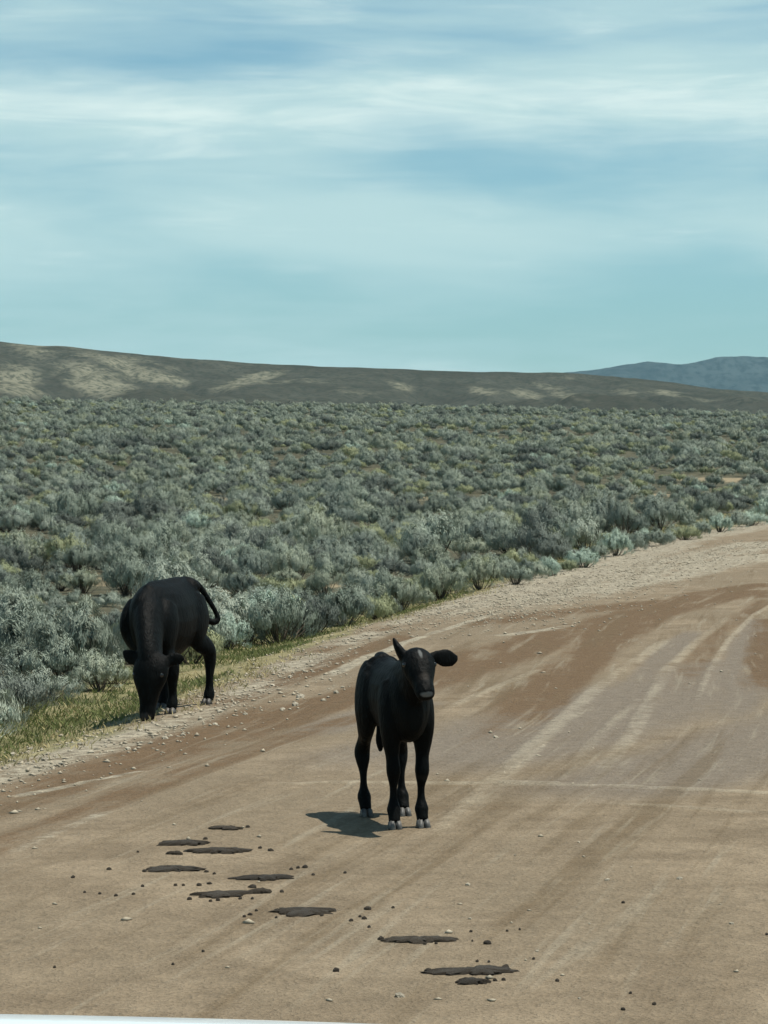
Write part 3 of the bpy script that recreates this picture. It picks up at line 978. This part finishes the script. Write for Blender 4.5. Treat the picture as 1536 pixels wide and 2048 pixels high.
# small ridges on the widest pat are crumbs lying on it
CR = [pat_mesh(50 + k, 10, rough=0.35) for k in range(4)]
crumbs = [(495, 1656, 12), (410, 1680, 12), (440, 1704, 8), (498, 1703, 9), (520, 1698, 11), (540, 1703, 13), (275, 1706, 7), (217, 1741, 13), (145, 1757, 12),
          (288, 1745, 11), (412, 1746, 10), (428, 1750, 9), (582, 1741, 10), (596, 1738, 11), (610, 1737, 15), (626, 1752, 10), (168, 1787, 8), (198, 1790, 8), (231, 1794, 11),
          (284, 1775, 10), (350, 1773, 9), (366, 1773, 8), (397, 1773, 13), (418, 1770, 11), (506, 1777, 20), (563, 1786, 12), (378, 1801, 14), (420, 1805, 9), (436, 1803, 11),
          (480, 1800, 11), (504, 1800, 9), (266, 1791, 9), (590, 1829, 20), (553, 1825, 16), (643, 1834, 9), (735, 1821, 18), (702, 1844, 12), (728, 1840, 14), (738, 1857, 10), (720, 1836, 8),
          (786, 1818, 9), (488, 1836, 9), (500, 1832, 10), (512, 1824, 8), (552, 1838, 8), (762, 1881, 18), (897, 1884, 16), (850, 1891, 10), (872, 1890, 8), (974, 1890, 20),
          (942, 1866, 8), (1068, 1921, 9), (858, 1945, 17), (672, 1945, 19), (1012, 1938, 18), (955, 1926, 9), (978, 1927, 8), (990, 1964, 12), (1008, 1963, 11), (405, 1906, 8),
          (1247, 1808, 9), (1248, 2023, 12), (1310, 2012, 12), (1262, 1990, 8), (690, 1748, 10), (1015, 1865, 7), (108, 1938, 8), (345, 1932, 8), (1535, 1872, 9), (1115, 1965, 12), (945, 1885, 6), (1040, 1862, 7)]
for (u, v, wp) in crumbs:
    X0, D0, Z0 = px(u, v)
    wm = 0.85 * wp / F * D0
    o = link('dung_crumb', CR[rng.randint(4)], None, (X0, D0, Z0 + 0.002), (0, 0, rng.rand() * 6.28))
    o.scale = (wm, wm * 0.8, min(0.012, 0.25 * wm + 0.003))
    dist, who = min((math.hypot(X0 - a, (D0 - b) * 0.6), c_) for a, b, c_ in PATXY)
    lb = 'small dark dung crumb ' + ('beside ' + who if dist < 0.22 else 'lying alone on the open dirt road')
    tag(o, lb, 'dung', lb)

# ------------------------------------------------------------------ cattle
def coat_mat(name, muzzle=None, spot=None):
    m, t = new_mat(name)
    pos = t.n('ShaderNodeTexCoord').outputs['Object']
    n = t.noise(t.xyz(pos, 1, 1, 0.35), 42, 4, 0.6)
    nb = t.noise(pos, 5, 3, 0.5)
    col = t.mix(t.mapr(nb, 0.35, 0.65), (0.0025, 0.0031, 0.0031), (0.0048, 0.0054, 0.0052))

    def blob(cpt, rad, cc, col, k=1.0):
        d = t.n('ShaderNodeVectorMath', {0: pos, 1: cpt}, operation='SUBTRACT').outputs[0]
        d = t.n('ShaderNodeVectorMath', {0: d, 1: tuple(1 / r_ for r_ in rad)}, operation='MULTIPLY').outputs[0]
        ln = t.n('ShaderNodeVectorMath', {0: d}, operation='LENGTH').outputs['Value']
        return t.mix(t.math('MULTIPLY', t.mapr(t.math('ADD', ln, t.math('MULTIPLY', t.math('SUBTRACT', n, 0.5), 0.5)), 0.55, 1.05, 1.0, 0.0), k), col, cc)
    for args in (muzzle or []) + (spot or []):
        col = blob(*args[:3], col, args[3])
    b = t.n('ShaderNodeBump', {'Strength': 0.6, 'Distance': 0.016, 'Height': t.math('ADD', n, t.math('MULTIPLY', nb, 1.5))})
    p = t.n('ShaderNodeBsdfPrincipled', {'Base Color': col, 'Roughness': 0.55, 'Normal': b.outputs[0]})
    p.inputs['Specular IOR Level'].default_value = 0.055
    t.n('ShaderNodeOutputMaterial', {'Surface': p.outputs[0]})
    return m


def tube(bm, rings, seg=16):
    """rings: (x, y, z, rs, rn) -- rs half-width sideways, rn half-height; capped, smooth path"""
    P = [Vector(r_[:3]) for r_ in rings]
    prev = None
    rows_ = []
    for i, r_ in enumerate(rings):
        tg = (P[min(i + 1, len(P) - 1)] - P[max(i - 1, 0)]).normalized()
        ref = r_[5] if len(r_) > 5 else Vector((0, 1, 0))
        sd = (ref - tg * ref.dot(tg)).normalized()
        up = tg.cross(sd)
        rows_.append([bm.verts.new(P[i] + sd * (r_[3] * math.cos(2 * math.pi * k / seg)) + up * (r_[4] * math.sin(2 * math.pi * k / seg))) for k in range(seg)])
    for a, b in zip(rows_[:-1], rows_[1:]):
        for k in range(seg):
            bm.faces.new((a[k], a[(k + 1) % seg], b[(k + 1) % seg], b[k]))
    bm.faces.new(rows_[0]); bm.faces.new(rows_[-1])


def spline(rings, m=5):
    """Catmull-Rom refinement of ring lists"""
    A = [np.array(r_[:5], float) for r_ in rings]
    out = []
    for i in range(len(A) - 1):
        p0, p1, p2, p3 = A[max(i - 1, 0)], A[i], A[i + 1], A[min(i + 2, len(A) - 1)]
        for j in range(m):
            u = j / m
            q = 0.5 * (2 * p1 + (p2 - p0) * u + (2 * p0 - 5 * p1 + 4 * p2 - p3) * u * u + (3 * p1 - p0 - 3 * p2 + p3) * u ** 3)
            q[3:] = np.maximum(q[3:], 0.006)
            out.append(q)
    out.append(A[-1])
    ref = rings[0][5] if len(rings[0]) > 5 else None
    return [tuple(q) + ((ref,) if ref is not None else ()) for q in out]


def body_mesh(name, tubes, voxel, mat, smooth_it=5):
    bm = bmesh.new()
    for tb in tubes:
        tube(bm, spline(tb))
    bmesh.ops.recalc_face_normals(bm, faces=bm.faces)
    me = bpy.data.meshes.new(name)
    bm.to_mesh(me); bm.free()
    o = bpy.data.objects.new(name, me)
    COL.objects.link(o)
    r_ = o.modifiers.new('r', 'REMESH'); r_.mode = 'VOXEL'; r_.voxel_size = voxel; r_.use_smooth_shade = True
    s_ = o.modifiers.new('s', 'SMOOTH'); s_.factor = 0.5; s_.iterations = smooth_it
    dg = bpy.context.evaluated_depsgraph_get()
    m2_ = bpy.data.meshes.new_from_object(o.evaluated_get(dg))
    bpy.data.objects.remove(o); bpy.data.meshes.remove(me)
    m2_.name = name
    m2_.materials.clear(); m2_.materials.append(mat)
    for p in m2_.polygons: p.use_smooth = True
    return m2_


HOOF = plain_mat('hoof_horn', (0.05, 0.048, 0.044), (0.13, 0.125, 0.115), 25, 0.5, 0.4, 0.2)
HOOFD = plain_mat('hoof_horn_dark', (0.03, 0.028, 0.025), (0.06, 0.055, 0.05), 25, 0.5, 0.4, 0.2)
EYE = plain_mat('eye_wet', (0.006, 0.005, 0.004), (0.012, 0.01, 0.008), 10, 0.12, 0.6, 0.0)


def hoof(parent, x, y, z, s, mat):
    bm = bmesh.new()
    for sg in (-1, 1):
        # a claw: a wedge with sloping front
        prof = [(-0.55, 0.0), (0.75, 0.0), (0.80, 0.10), (0.30, 0.95), (-0.50, 0.80)]
        a = [bm.verts.new((px_ * s, sg * 0.06 * s, pz * s)) for px_, pz in prof]
        b = [bm.verts.new((px_ * s * (0.92 if px_ > 0 else 1), sg * 0.68 * s * (1 if pz < 0.5 else 0.82), pz * s)) for px_, pz in prof]
        bm.faces.new(a); bm.faces.new(b)
        for k in range(5):
            bm.faces.new((a[k], a[(k + 1) % 5], b[(k + 1) % 5], b[k]))
    bmesh.ops.recalc_face_normals(bm, faces=bm.faces)
    bmesh.ops.bevel(bm, geom=bm.edges[:], offset=0.1 * s, segments=2, affect='EDGES')
    me = bpy.data.meshes.new('hoof')
    bm.to_mesh(me); bm.free()
    me.materials.append(mat)
    for p in me.polygons: p.use_smooth = True
    link('hoof', me, parent, (x, y, z))


def eye(parent, x, y, z, r_):
    bm = bmesh.new()
    bmesh.ops.create_uvsphere(bm, u_segments=14, v_segments=10, radius=r_)
    me = bpy.data.meshes.new('eye')
    bm.to_mesh(me); bm.free()
    me.materials.append(EYE)
    for p in me.polygons: p.use_smooth = True
    link('eye', me, parent, (x, y, z))


Z_ = Vector((0, 0, 1)); X_ = Vector((1, 0, 0))


def animal_root(name, at, fwd, label, cat):
    yaw = math.atan2(fwd[1], fwd[0])
    o = link(name, None, None, (at[0], at[1], gz(*at)), (0, 0, yaw))
    o.empty_display_size = 0.3
    tag(o, label, cat)

    def foot(lx, ly):
        f_ = np.array([math.cos(yaw), math.sin(yaw)]); l_ = np.array([-math.sin(yaw), math.cos(yaw)])
        q = np.array(at) + lx * f_ + ly * l_
        return gz(q[0], q[1]) - gz(*at)
    return o, foot, yaw


# --- the calf on the road
calf, foot, yaw = animal_root('calf', CALF_AT, (0.24, -0.97), 'small black calf standing on the dirt road looking at the viewer', 'calf')
T = [
    [(-.37, 0, .60, .025, .05), (-.345, 0, .605, .075, .105), (-.28, 0, .605, .118, .160), (-.15, 0, .585, .122, .166), (0, 0, .578, .130, .172), (.12, 0, .575, .124, .180),
     (.22, 0, .565, .118, .180), (.30, 0, .545, .092, .150), (.355, 0, .54, .045, .085)],
    [(.10, 0, .62, .10, .14), (.21, 0, .645, .088, .145), (.30, 0, .68, .074, .125), (.37, 0, .735, .062, .085), (.40, 0, .76, .05, .06)],
    # head: poll to muzzle
    [(.335, 0, .782, .045, .045), (.375, 0, .780, .072, .064), (.415, 0, .757, .079, .068), (.45, 0, .722, .067, .060), (.49, 0, .683, .050, .047), (.525, 0, .652, .046, .043), (.548, 0, .634, .040, .034), (.556, 0, .628, .024, .02)],
    # brow and poll
    [(.36, 0, .812, .03, .02), (.395, 0, .815, .045, .024), (.43, 0, .785, .055, .022)],
    # jaw
    [(.37, 0, .72, .045, .05), (.43, 0, .685, .04, .04), (.50, 0, .635, .032, .024)],
    # ears: the animal's left one lies flat, the right one is pricked
    [(.375, .055, .790, .018, .012, Z_), (.365, .095, .795, .030, .013, Z_), (.352, .138, .788, .043, .012, Z_), (.342, .178, .784, .036, .011, Z_), (.336, .205, .790, .012, .009, Z_)],
    [(.37, -.052, .785, .030, .024, X_), (.362, -.070, .818, .034, .022, X_), (.352, -.088, .852, .026, .015, X_), (.345, -.102, .886, .008, .005, X_)],
    # tail
    [(-.35, 0, .70, .025, .022), (-.385, 0, .66, .02, .018), (-.40, .01, .52, .015, .014), (-.40, .02, .42, .018, .018), (-.395, .02, .34, .022, .02), (-.39, .02, .29, .008, .008)],
    # hip bones, shoulder blades
    [(-.27, -.085, .715, .025, .018, X_), (-.26, -.04, .735, .035, .028, X_), (-.26, .04, .735, .035, .028, X_), (-.27, .085, .715, .025, .018, X_)],
    [(-.24, 0, .75, .04, .025), (-.31, 0, .755, .035, .025), (-.36, 0, .725, .025, .025), (-.38, 0, .69, .012, .015)],
]
for sg in (-1, 1):
    zf = foot(.225, .066 * sg)
    T.append([(.13, .085 * sg, .66, .045, .06), (.17, .098 * sg, .57, .050, .085), (.20, .092 * sg, .48, .056, .075), (.205, .082 * sg, .40, .048, .052), (.21, .072 * sg, .33, .032, .036), (.219, .068 * sg, .265, .034, .036),
              (.216, .067 * sg, .235, .029, .031), (.208, .066 * sg, .19, .0185, .021), (.208, .066 * sg, .14, .0185, .021), (.212, .066 * sg, .108, .027, .028), (.216, .066 * sg, .086, .033, .032), (.225, .066 * sg, .06, .029, .027), (.235, .067 * sg, .030 + zf, .028, .026)])
    hoof(calf, .240, .067 * sg, zf - .001, .046, HOOF)
    lx, ly = (-.225, .095) if sg > 0 else (-.25, -.085)
    zh = foot(lx, ly)
    T.append([(-.25, .052 * sg, .715, .05, .07), (-.26, .075 * sg, .67, .06, .10), (-.24, .092 * sg, .59, .065, .12), (-.215, .102 * sg, .50, .062, .105), (-.225, .104 * sg, .425, .047, .065), (lx - .045, ly, .365, .033, .046), (lx - .078, ly, .305, .038, .043), (lx - .068, ly, .262, .034, .036),
              (lx - .055, ly, .20, .0185, .023), (lx - .048, ly, .14, .0185, .022), (lx - .04, ly, .095, .033, .033), (lx - .02, ly, .062, .030, .029), (lx, ly, .030 + zh, .028, .026)])
    hoof(calf, lx + .008, ly, zh - .001, .045, HOOF)
    eye(calf, .432, .067 * sg, .765, .0135)
for k_, tb in enumerate(T):
    if k_ in (2, 3, 4, 5, 6, 7): continue
    T[k_] = [(r_[0], r_[1] * (1 - 0.13 * sst(.30, .46, r_[2])), r_[2], r_[3] * (1 - 0.13 * sst(.30, .46, r_[2])), *r_[4:]) for r_ in tb]
coat = coat_mat('calf_coat', [((.560, 0, .640), (.030, .034, .016), (0.15, 0.155, 0.155), 0.9), ((.50, 0, .70), (.04, .03, .05), (0.035, 0.030, 0.026), 0.8)],
                [((.425, 0, .805), (.05, .0125, .035), (0.13, 0.135, 0.13), 0.8), ((.225, .067, .24), (.03, .03, .03), (.03, .028, .026), .6)])
link('body', body_mesh('body', T, 0.006, coat, 7), calf)

# --- the grazing cow on the verge
cow, foot, yaw = animal_root('cow', COW_AT, (-.30, -.954), 'larger black cow grazing on the grassy verge, head down and tail swishing', 'cow')
f_ = np.array([math.cos(yaw), math.sin(yaw)]); l_ = np.array([-math.sin(yaw), math.cos(yaw)])
zb = gz(*COW_AT)


def cow_px(u, v, D):
    q = np.array([(u - 768) / F * D, D]) - np.array(COW_AT)
    return (float(q @ f_), float(q @ l_), HC - (v - YH) / F * D - zb)


T = [
    [(-.63, 0, .80, .04, .07), (-.60, 0, .785, .11, .14), (-.50, 0, .755, .165, .215), (-.36, 0, .715, .205, .265), (-.16, 0, .675, .245, .285), (.05, 0, .665, .25, .290), (.22, 0, .675, .215, .280), (.34, .01, .67, .165, .25),
     (.43, .02, .65, .11, .19), (.47, .03, .64, .06, .11)],
    [(.22, 0, .78, .12, .17), (.38, .05, .70, .115, .175), (.52, .11, .60, .095, .15), (.62, .16, .50, .085, .12), (.665, .185, .43, .08, .10)],
    # head, hanging
    [(.60, .175, .475, .06, .05), (.645, .185, .455, .105, .085), (.685, .19, .395, .118, .095), (.705, .19, .325, .108, .088), (.72, .19, .245, .076, .075), (.735, .19, .165, .055, .060), (.748, .19, .095, .052, .055), (.752, .19, .055, .047, .048), (.75, .19, .03, .03, .03)],
    [(.60, .185, .36, .07, .06), (.625, .19, .29, .06, .05), (.66, .19, .20, .045, .04), (.70, .19, .10, .035, .03)],
    [(.63, .185, .50, .05, .03), (.68, .187, .485, .06, .03)],
    # ears
    [(.64, .10, .44, .028, .018, Z_), (.63, .045, .465, .045, .017, Z_), (.62, -.005, .492, .05, .016, Z_), (.615, -.055, .525, .014, .010, Z_)],
    [(.64, .275, .44, .028, .018, Z_), (.63, .325, .465, .045, .017, Z_), (.615, .375, .475, .045, .014, Z_), (.60, .42, .475, .012, .008, Z_)],
    # spine, hips
    [(-.46, -.13, .88, .05, .03, X_), (-.45, -.06, .93, .07, .045, X_), (-.45, .06, .93, .07, .045, X_), (-.46, .13, .88, .05, .03, X_)],
    [(-.55, 0, .93, .04, .04), (-.3, 0, .945, .05, .04), (0, 0, .935, .05, .04), (.2, 0, .93, .05, .04), (.32, .02, .90, .05, .05)],
]
tl = [cow_px(388, 1166, 21.10), cow_px(402, 1178, 21.14), cow_px(417, 1200, 21.16), cow_px(430, 1222, 21.18), cow_px(436, 1238, 21.18), cow_px(428, 1245, 21.16), cow_px(412, 1240, 21.12), cow_px(404, 1236, 21.10)]
T.append([(-.56, 0, .90, .045, .04, X_)] + [(*p, r1, r1) for p, r1 in zip(tl, (.034, .027, .024, .022, .024, .026, .028, .012))])
for sg in (-1, 1):
    lx, ly = (.30, .20) if sg > 0 else (.36, .05)
    zf = foot(lx, ly)
    T.append([(.18, .15 * sg, .80, .07, .10), (.24, .175 * sg, .68, .085, .14), (.27, .15 * sg if sg < 0 else .175, .56, .082, .12), (lx - .03, .6 * ly + .4 * .15 * sg, .46, .066, .075), (lx - .01, ly, .37, .050, .052),
              (lx, ly, .285, .049, .05), (lx - .003, ly, .245, .039, .041), (lx - .01, ly, .17, .032, .034), (lx - .008, ly, .125, .038, .038), (lx, ly, .095, .045, .043), (lx + .015, ly, .06, .040, .038), (lx + .028, ly, .03 + zf, .043, .04)])
    hoof(cow, lx + .035, ly, zf - .002, .056, HOOFD)
    lx, ly = (-.44, .185) if sg > 0 else (-.32, -.13)
    zh = foot(lx, ly)
    T.append([(-.46, .11 * sg, .84, .07, .10), (-.42, .135 * sg, .72, .095, .18), (-.38, .15 * sg, .60, .09, .155), (-.39, .16 * sg, .51, .068, .10), (lx - .03, .5 * ly + .085 * sg, .44, .055, .07), (lx - .06, ly, .37, .047, .058), (lx - .06, ly, .31, .041, .047),
              (lx - .05, ly, .23, .031, .036), (lx - .045, ly, .15, .033, .036), (lx - .04, ly, .105, .045, .045), (lx - .025, ly, .065, .04, .039), (lx, ly, .03 + zh, .043, .04)])
    hoof(cow, lx + .01, ly, zh - .002, .055, HOOFD)
    eye(cow, .735, .19 + .098 * sg, .365, .02)
hz_ = foot(.75, .19) - 0.045
for k_ in (2, 3, 4, 5, 6):
    T[k_] = [(r_[0], r_[1], r_[2] + hz_, r_[3] * 1.14, *r_[4:]) for r_ in T[k_]]
T[1] = [(r_[0], r_[1], r_[2] + hz_ * sst(.3, .66, r_[0]), *r_[3:]) for r_ in T[1]]
for o_ in cow.children:
    if o_.name.startswith('eye'): o_.location.z += hz_
# the trunk is slimmer than it is long: narrow everything behind the neck
for k_, tb in enumerate(T):
    if k_ in (1, 2, 3, 4, 5, 6, 9): continue
    T[k_] = [(r_[0], r_[1] * 0.83, r_[2], r_[3] * 0.78, r_[4], *r_[5:]) if r_[2] > 0.45 else r_ for r_ in tb]
coat2 = coat_mat('cow_coat', [((.77, .19, .075 + hz_), (.06, .055, .04), (0.05, 0.047, 0.046), 0.7)], [])
link('body', body_mesh('body', T, 0.009, coat2, 24), cow)

# ------------------------------------------------------------------ front end of the car the picture is taken from
PAINT_M, t = new_mat('white_car_paint')
p = t.n('ShaderNodeBsdfPrincipled', {'Base Color': (0.74, 0.78, 0.80, 1), 'Roughness': 0.25})
p.inputs['Coat Weight'].default_value = 0.6
nzz = t.noise(t.n('ShaderNodeTexCoord').outputs['Object'], 60, 3, 0.5)
t.t.links.new(t.mix(t.math('MULTIPLY', t.mapr(nzz, 0.5, 0.8), 0.25), (0.74, 0.78, 0.80), (0.55, 0.53, 0.47)), p.inputs['Base Color'])
t.n('ShaderNodeOutputMaterial', {'Surface': p.outputs[0]})
TRIM = plain_mat('black_trim', (0.012, 0.012, 0.012), (0.02, 0.02, 0.02), 20, 0.5, 0.4)
LAMPG = plain_mat('lamp_glass', (0.55, 0.57, 0.58), (0.7, 0.72, 0.73), 9, 0.08, 0.6, 0.0)
CXC, NOSE = -0.46, 2.16
car = link('car', None, None, (CXC, 1.2, gz(CXC, 1.2)))
tag(car, 'white car, the pale curved front of its bonnet showing at the foot of the picture', 'car')
cz = -gz(CXC, 1.2)


def grid_part(name, fn, nu, nv, mat, thick=0.0):
    V = []
    for i in range(nu):
        for j in range(nv):
            V.append(fn(i / (nu - 1), j / (nv - 1)))
    ii = np.arange(nu * nv).reshape(nu, nv)
    fq = np.stack([ii[:-1, :-1], ii[1:, :-1], ii[1:, 1:], ii[:-1, 1:]], -1).reshape(-1, 4)
    me = np_mesh(name, V, fq, mat, True)
    o = link(name, me, car)
    if thick:
        s_ = o.modifiers.new('thickness', 'SOLIDIFY'); s_.thickness = thick; s_.offset = -1
    return o


def nose_y(x): return NOSE - 1.2 - 0.12 * x * x
def bon(u, v):
    x = (u - 0.5) * 1.5
    y = -0.45 + v * (nose_y(x) + 0.45)
    q = np.clip((v - 0.86) / 0.14, 0, 1)
    zz = 1.230 + 0.075 * (1 - v) - 0.020 * x * x - 0.07 * q * q
    return (x, y, zz + cz)
grid_part('bonnet', bon, 33, 41, PAINT_M, 0.02)
for sg in (-1, 1):
    def wing(u, v, sg=sg):
        x0 = 0.755
        y = -0.45 + u * (nose_y(0.8) - 0.03 + 0.45)
        a = v * math.pi / 2
        zz = 1.230 + 0.06 * (1 - u) - 0.02 - 0.07 * max(0, (u - .86) / .14) ** 2
        return (sg * (x0 + 0.16 * math.sin(a)), y, zz - 0.5 * (1 - math.cos(a)) ** 1.3 + cz)
    grid_part('wing', wing, 24, 10, PAINT_M, 0.02)
    bm = bmesh.new()
    bmesh.ops.create_cone(bm, cap_ends=True, segments=36, radius1=0.36, radius2=0.36, depth=0.22, matrix=Matrix.Rotation(R(90), 4, 'Y'))
    bmesh.ops.bevel(bm, geom=[e for e in bm.edges if len(e.link_faces) == 2 and abs(e.calc_face_angle(0)) > 1], offset=0.04, segments=3, affect='EDGES')
    me = bpy.data.meshes.new('wheel'); bm.to_mesh(me); bm.free(); me.materials.append(TRIM)
    wx = CXC + sg * 0.78
    link('wheel', me, car, (sg * 0.78, 0.12, gz(wx, 1.32) + cz + 0.358))
    bm = bmesh.new()
    bmesh.ops.create_cube(bm, size=1.0)
    bmesh.ops.scale(bm, vec=(0.30, 0.08, 0.17), verts=bm.verts)
    bmesh.ops.bevel(bm, geom=bm.edges[:], offset=0.03, segments=3, affect='EDGES')
    me = bpy.data.meshes.new('headlight'); bm.to_mesh(me); bm.free(); me.materials.append(LAMPG)
    link('headlight', me, car, (sg * 0.60, nose_y(0.6) - 0.05, 0.98 + cz))
for nm, sz_, yy, zz, mt in (('grille', (0.86, 0.06, 0.26), -0.05, 0.95, TRIM), ('bumper', (1.76, 0.16, 0.34), -0.10, 0.62, PAINT_M)):
    bm = bmesh.new()
    bmesh.ops.create_cube(bm, size=1.0)
    bmesh.ops.scale(bm, vec=sz_, verts=bm.verts)
    bmesh.ops.bevel(bm, geom=bm.edges[:], offset=0.02, segments=3, affect='EDGES')
    me = bpy.data.meshes.new(nm); bm.to_mesh(me); bm.free(); me.materials.append(mt)
    link(nm, me, car, (0, nose_y(0) + yy, zz + cz))
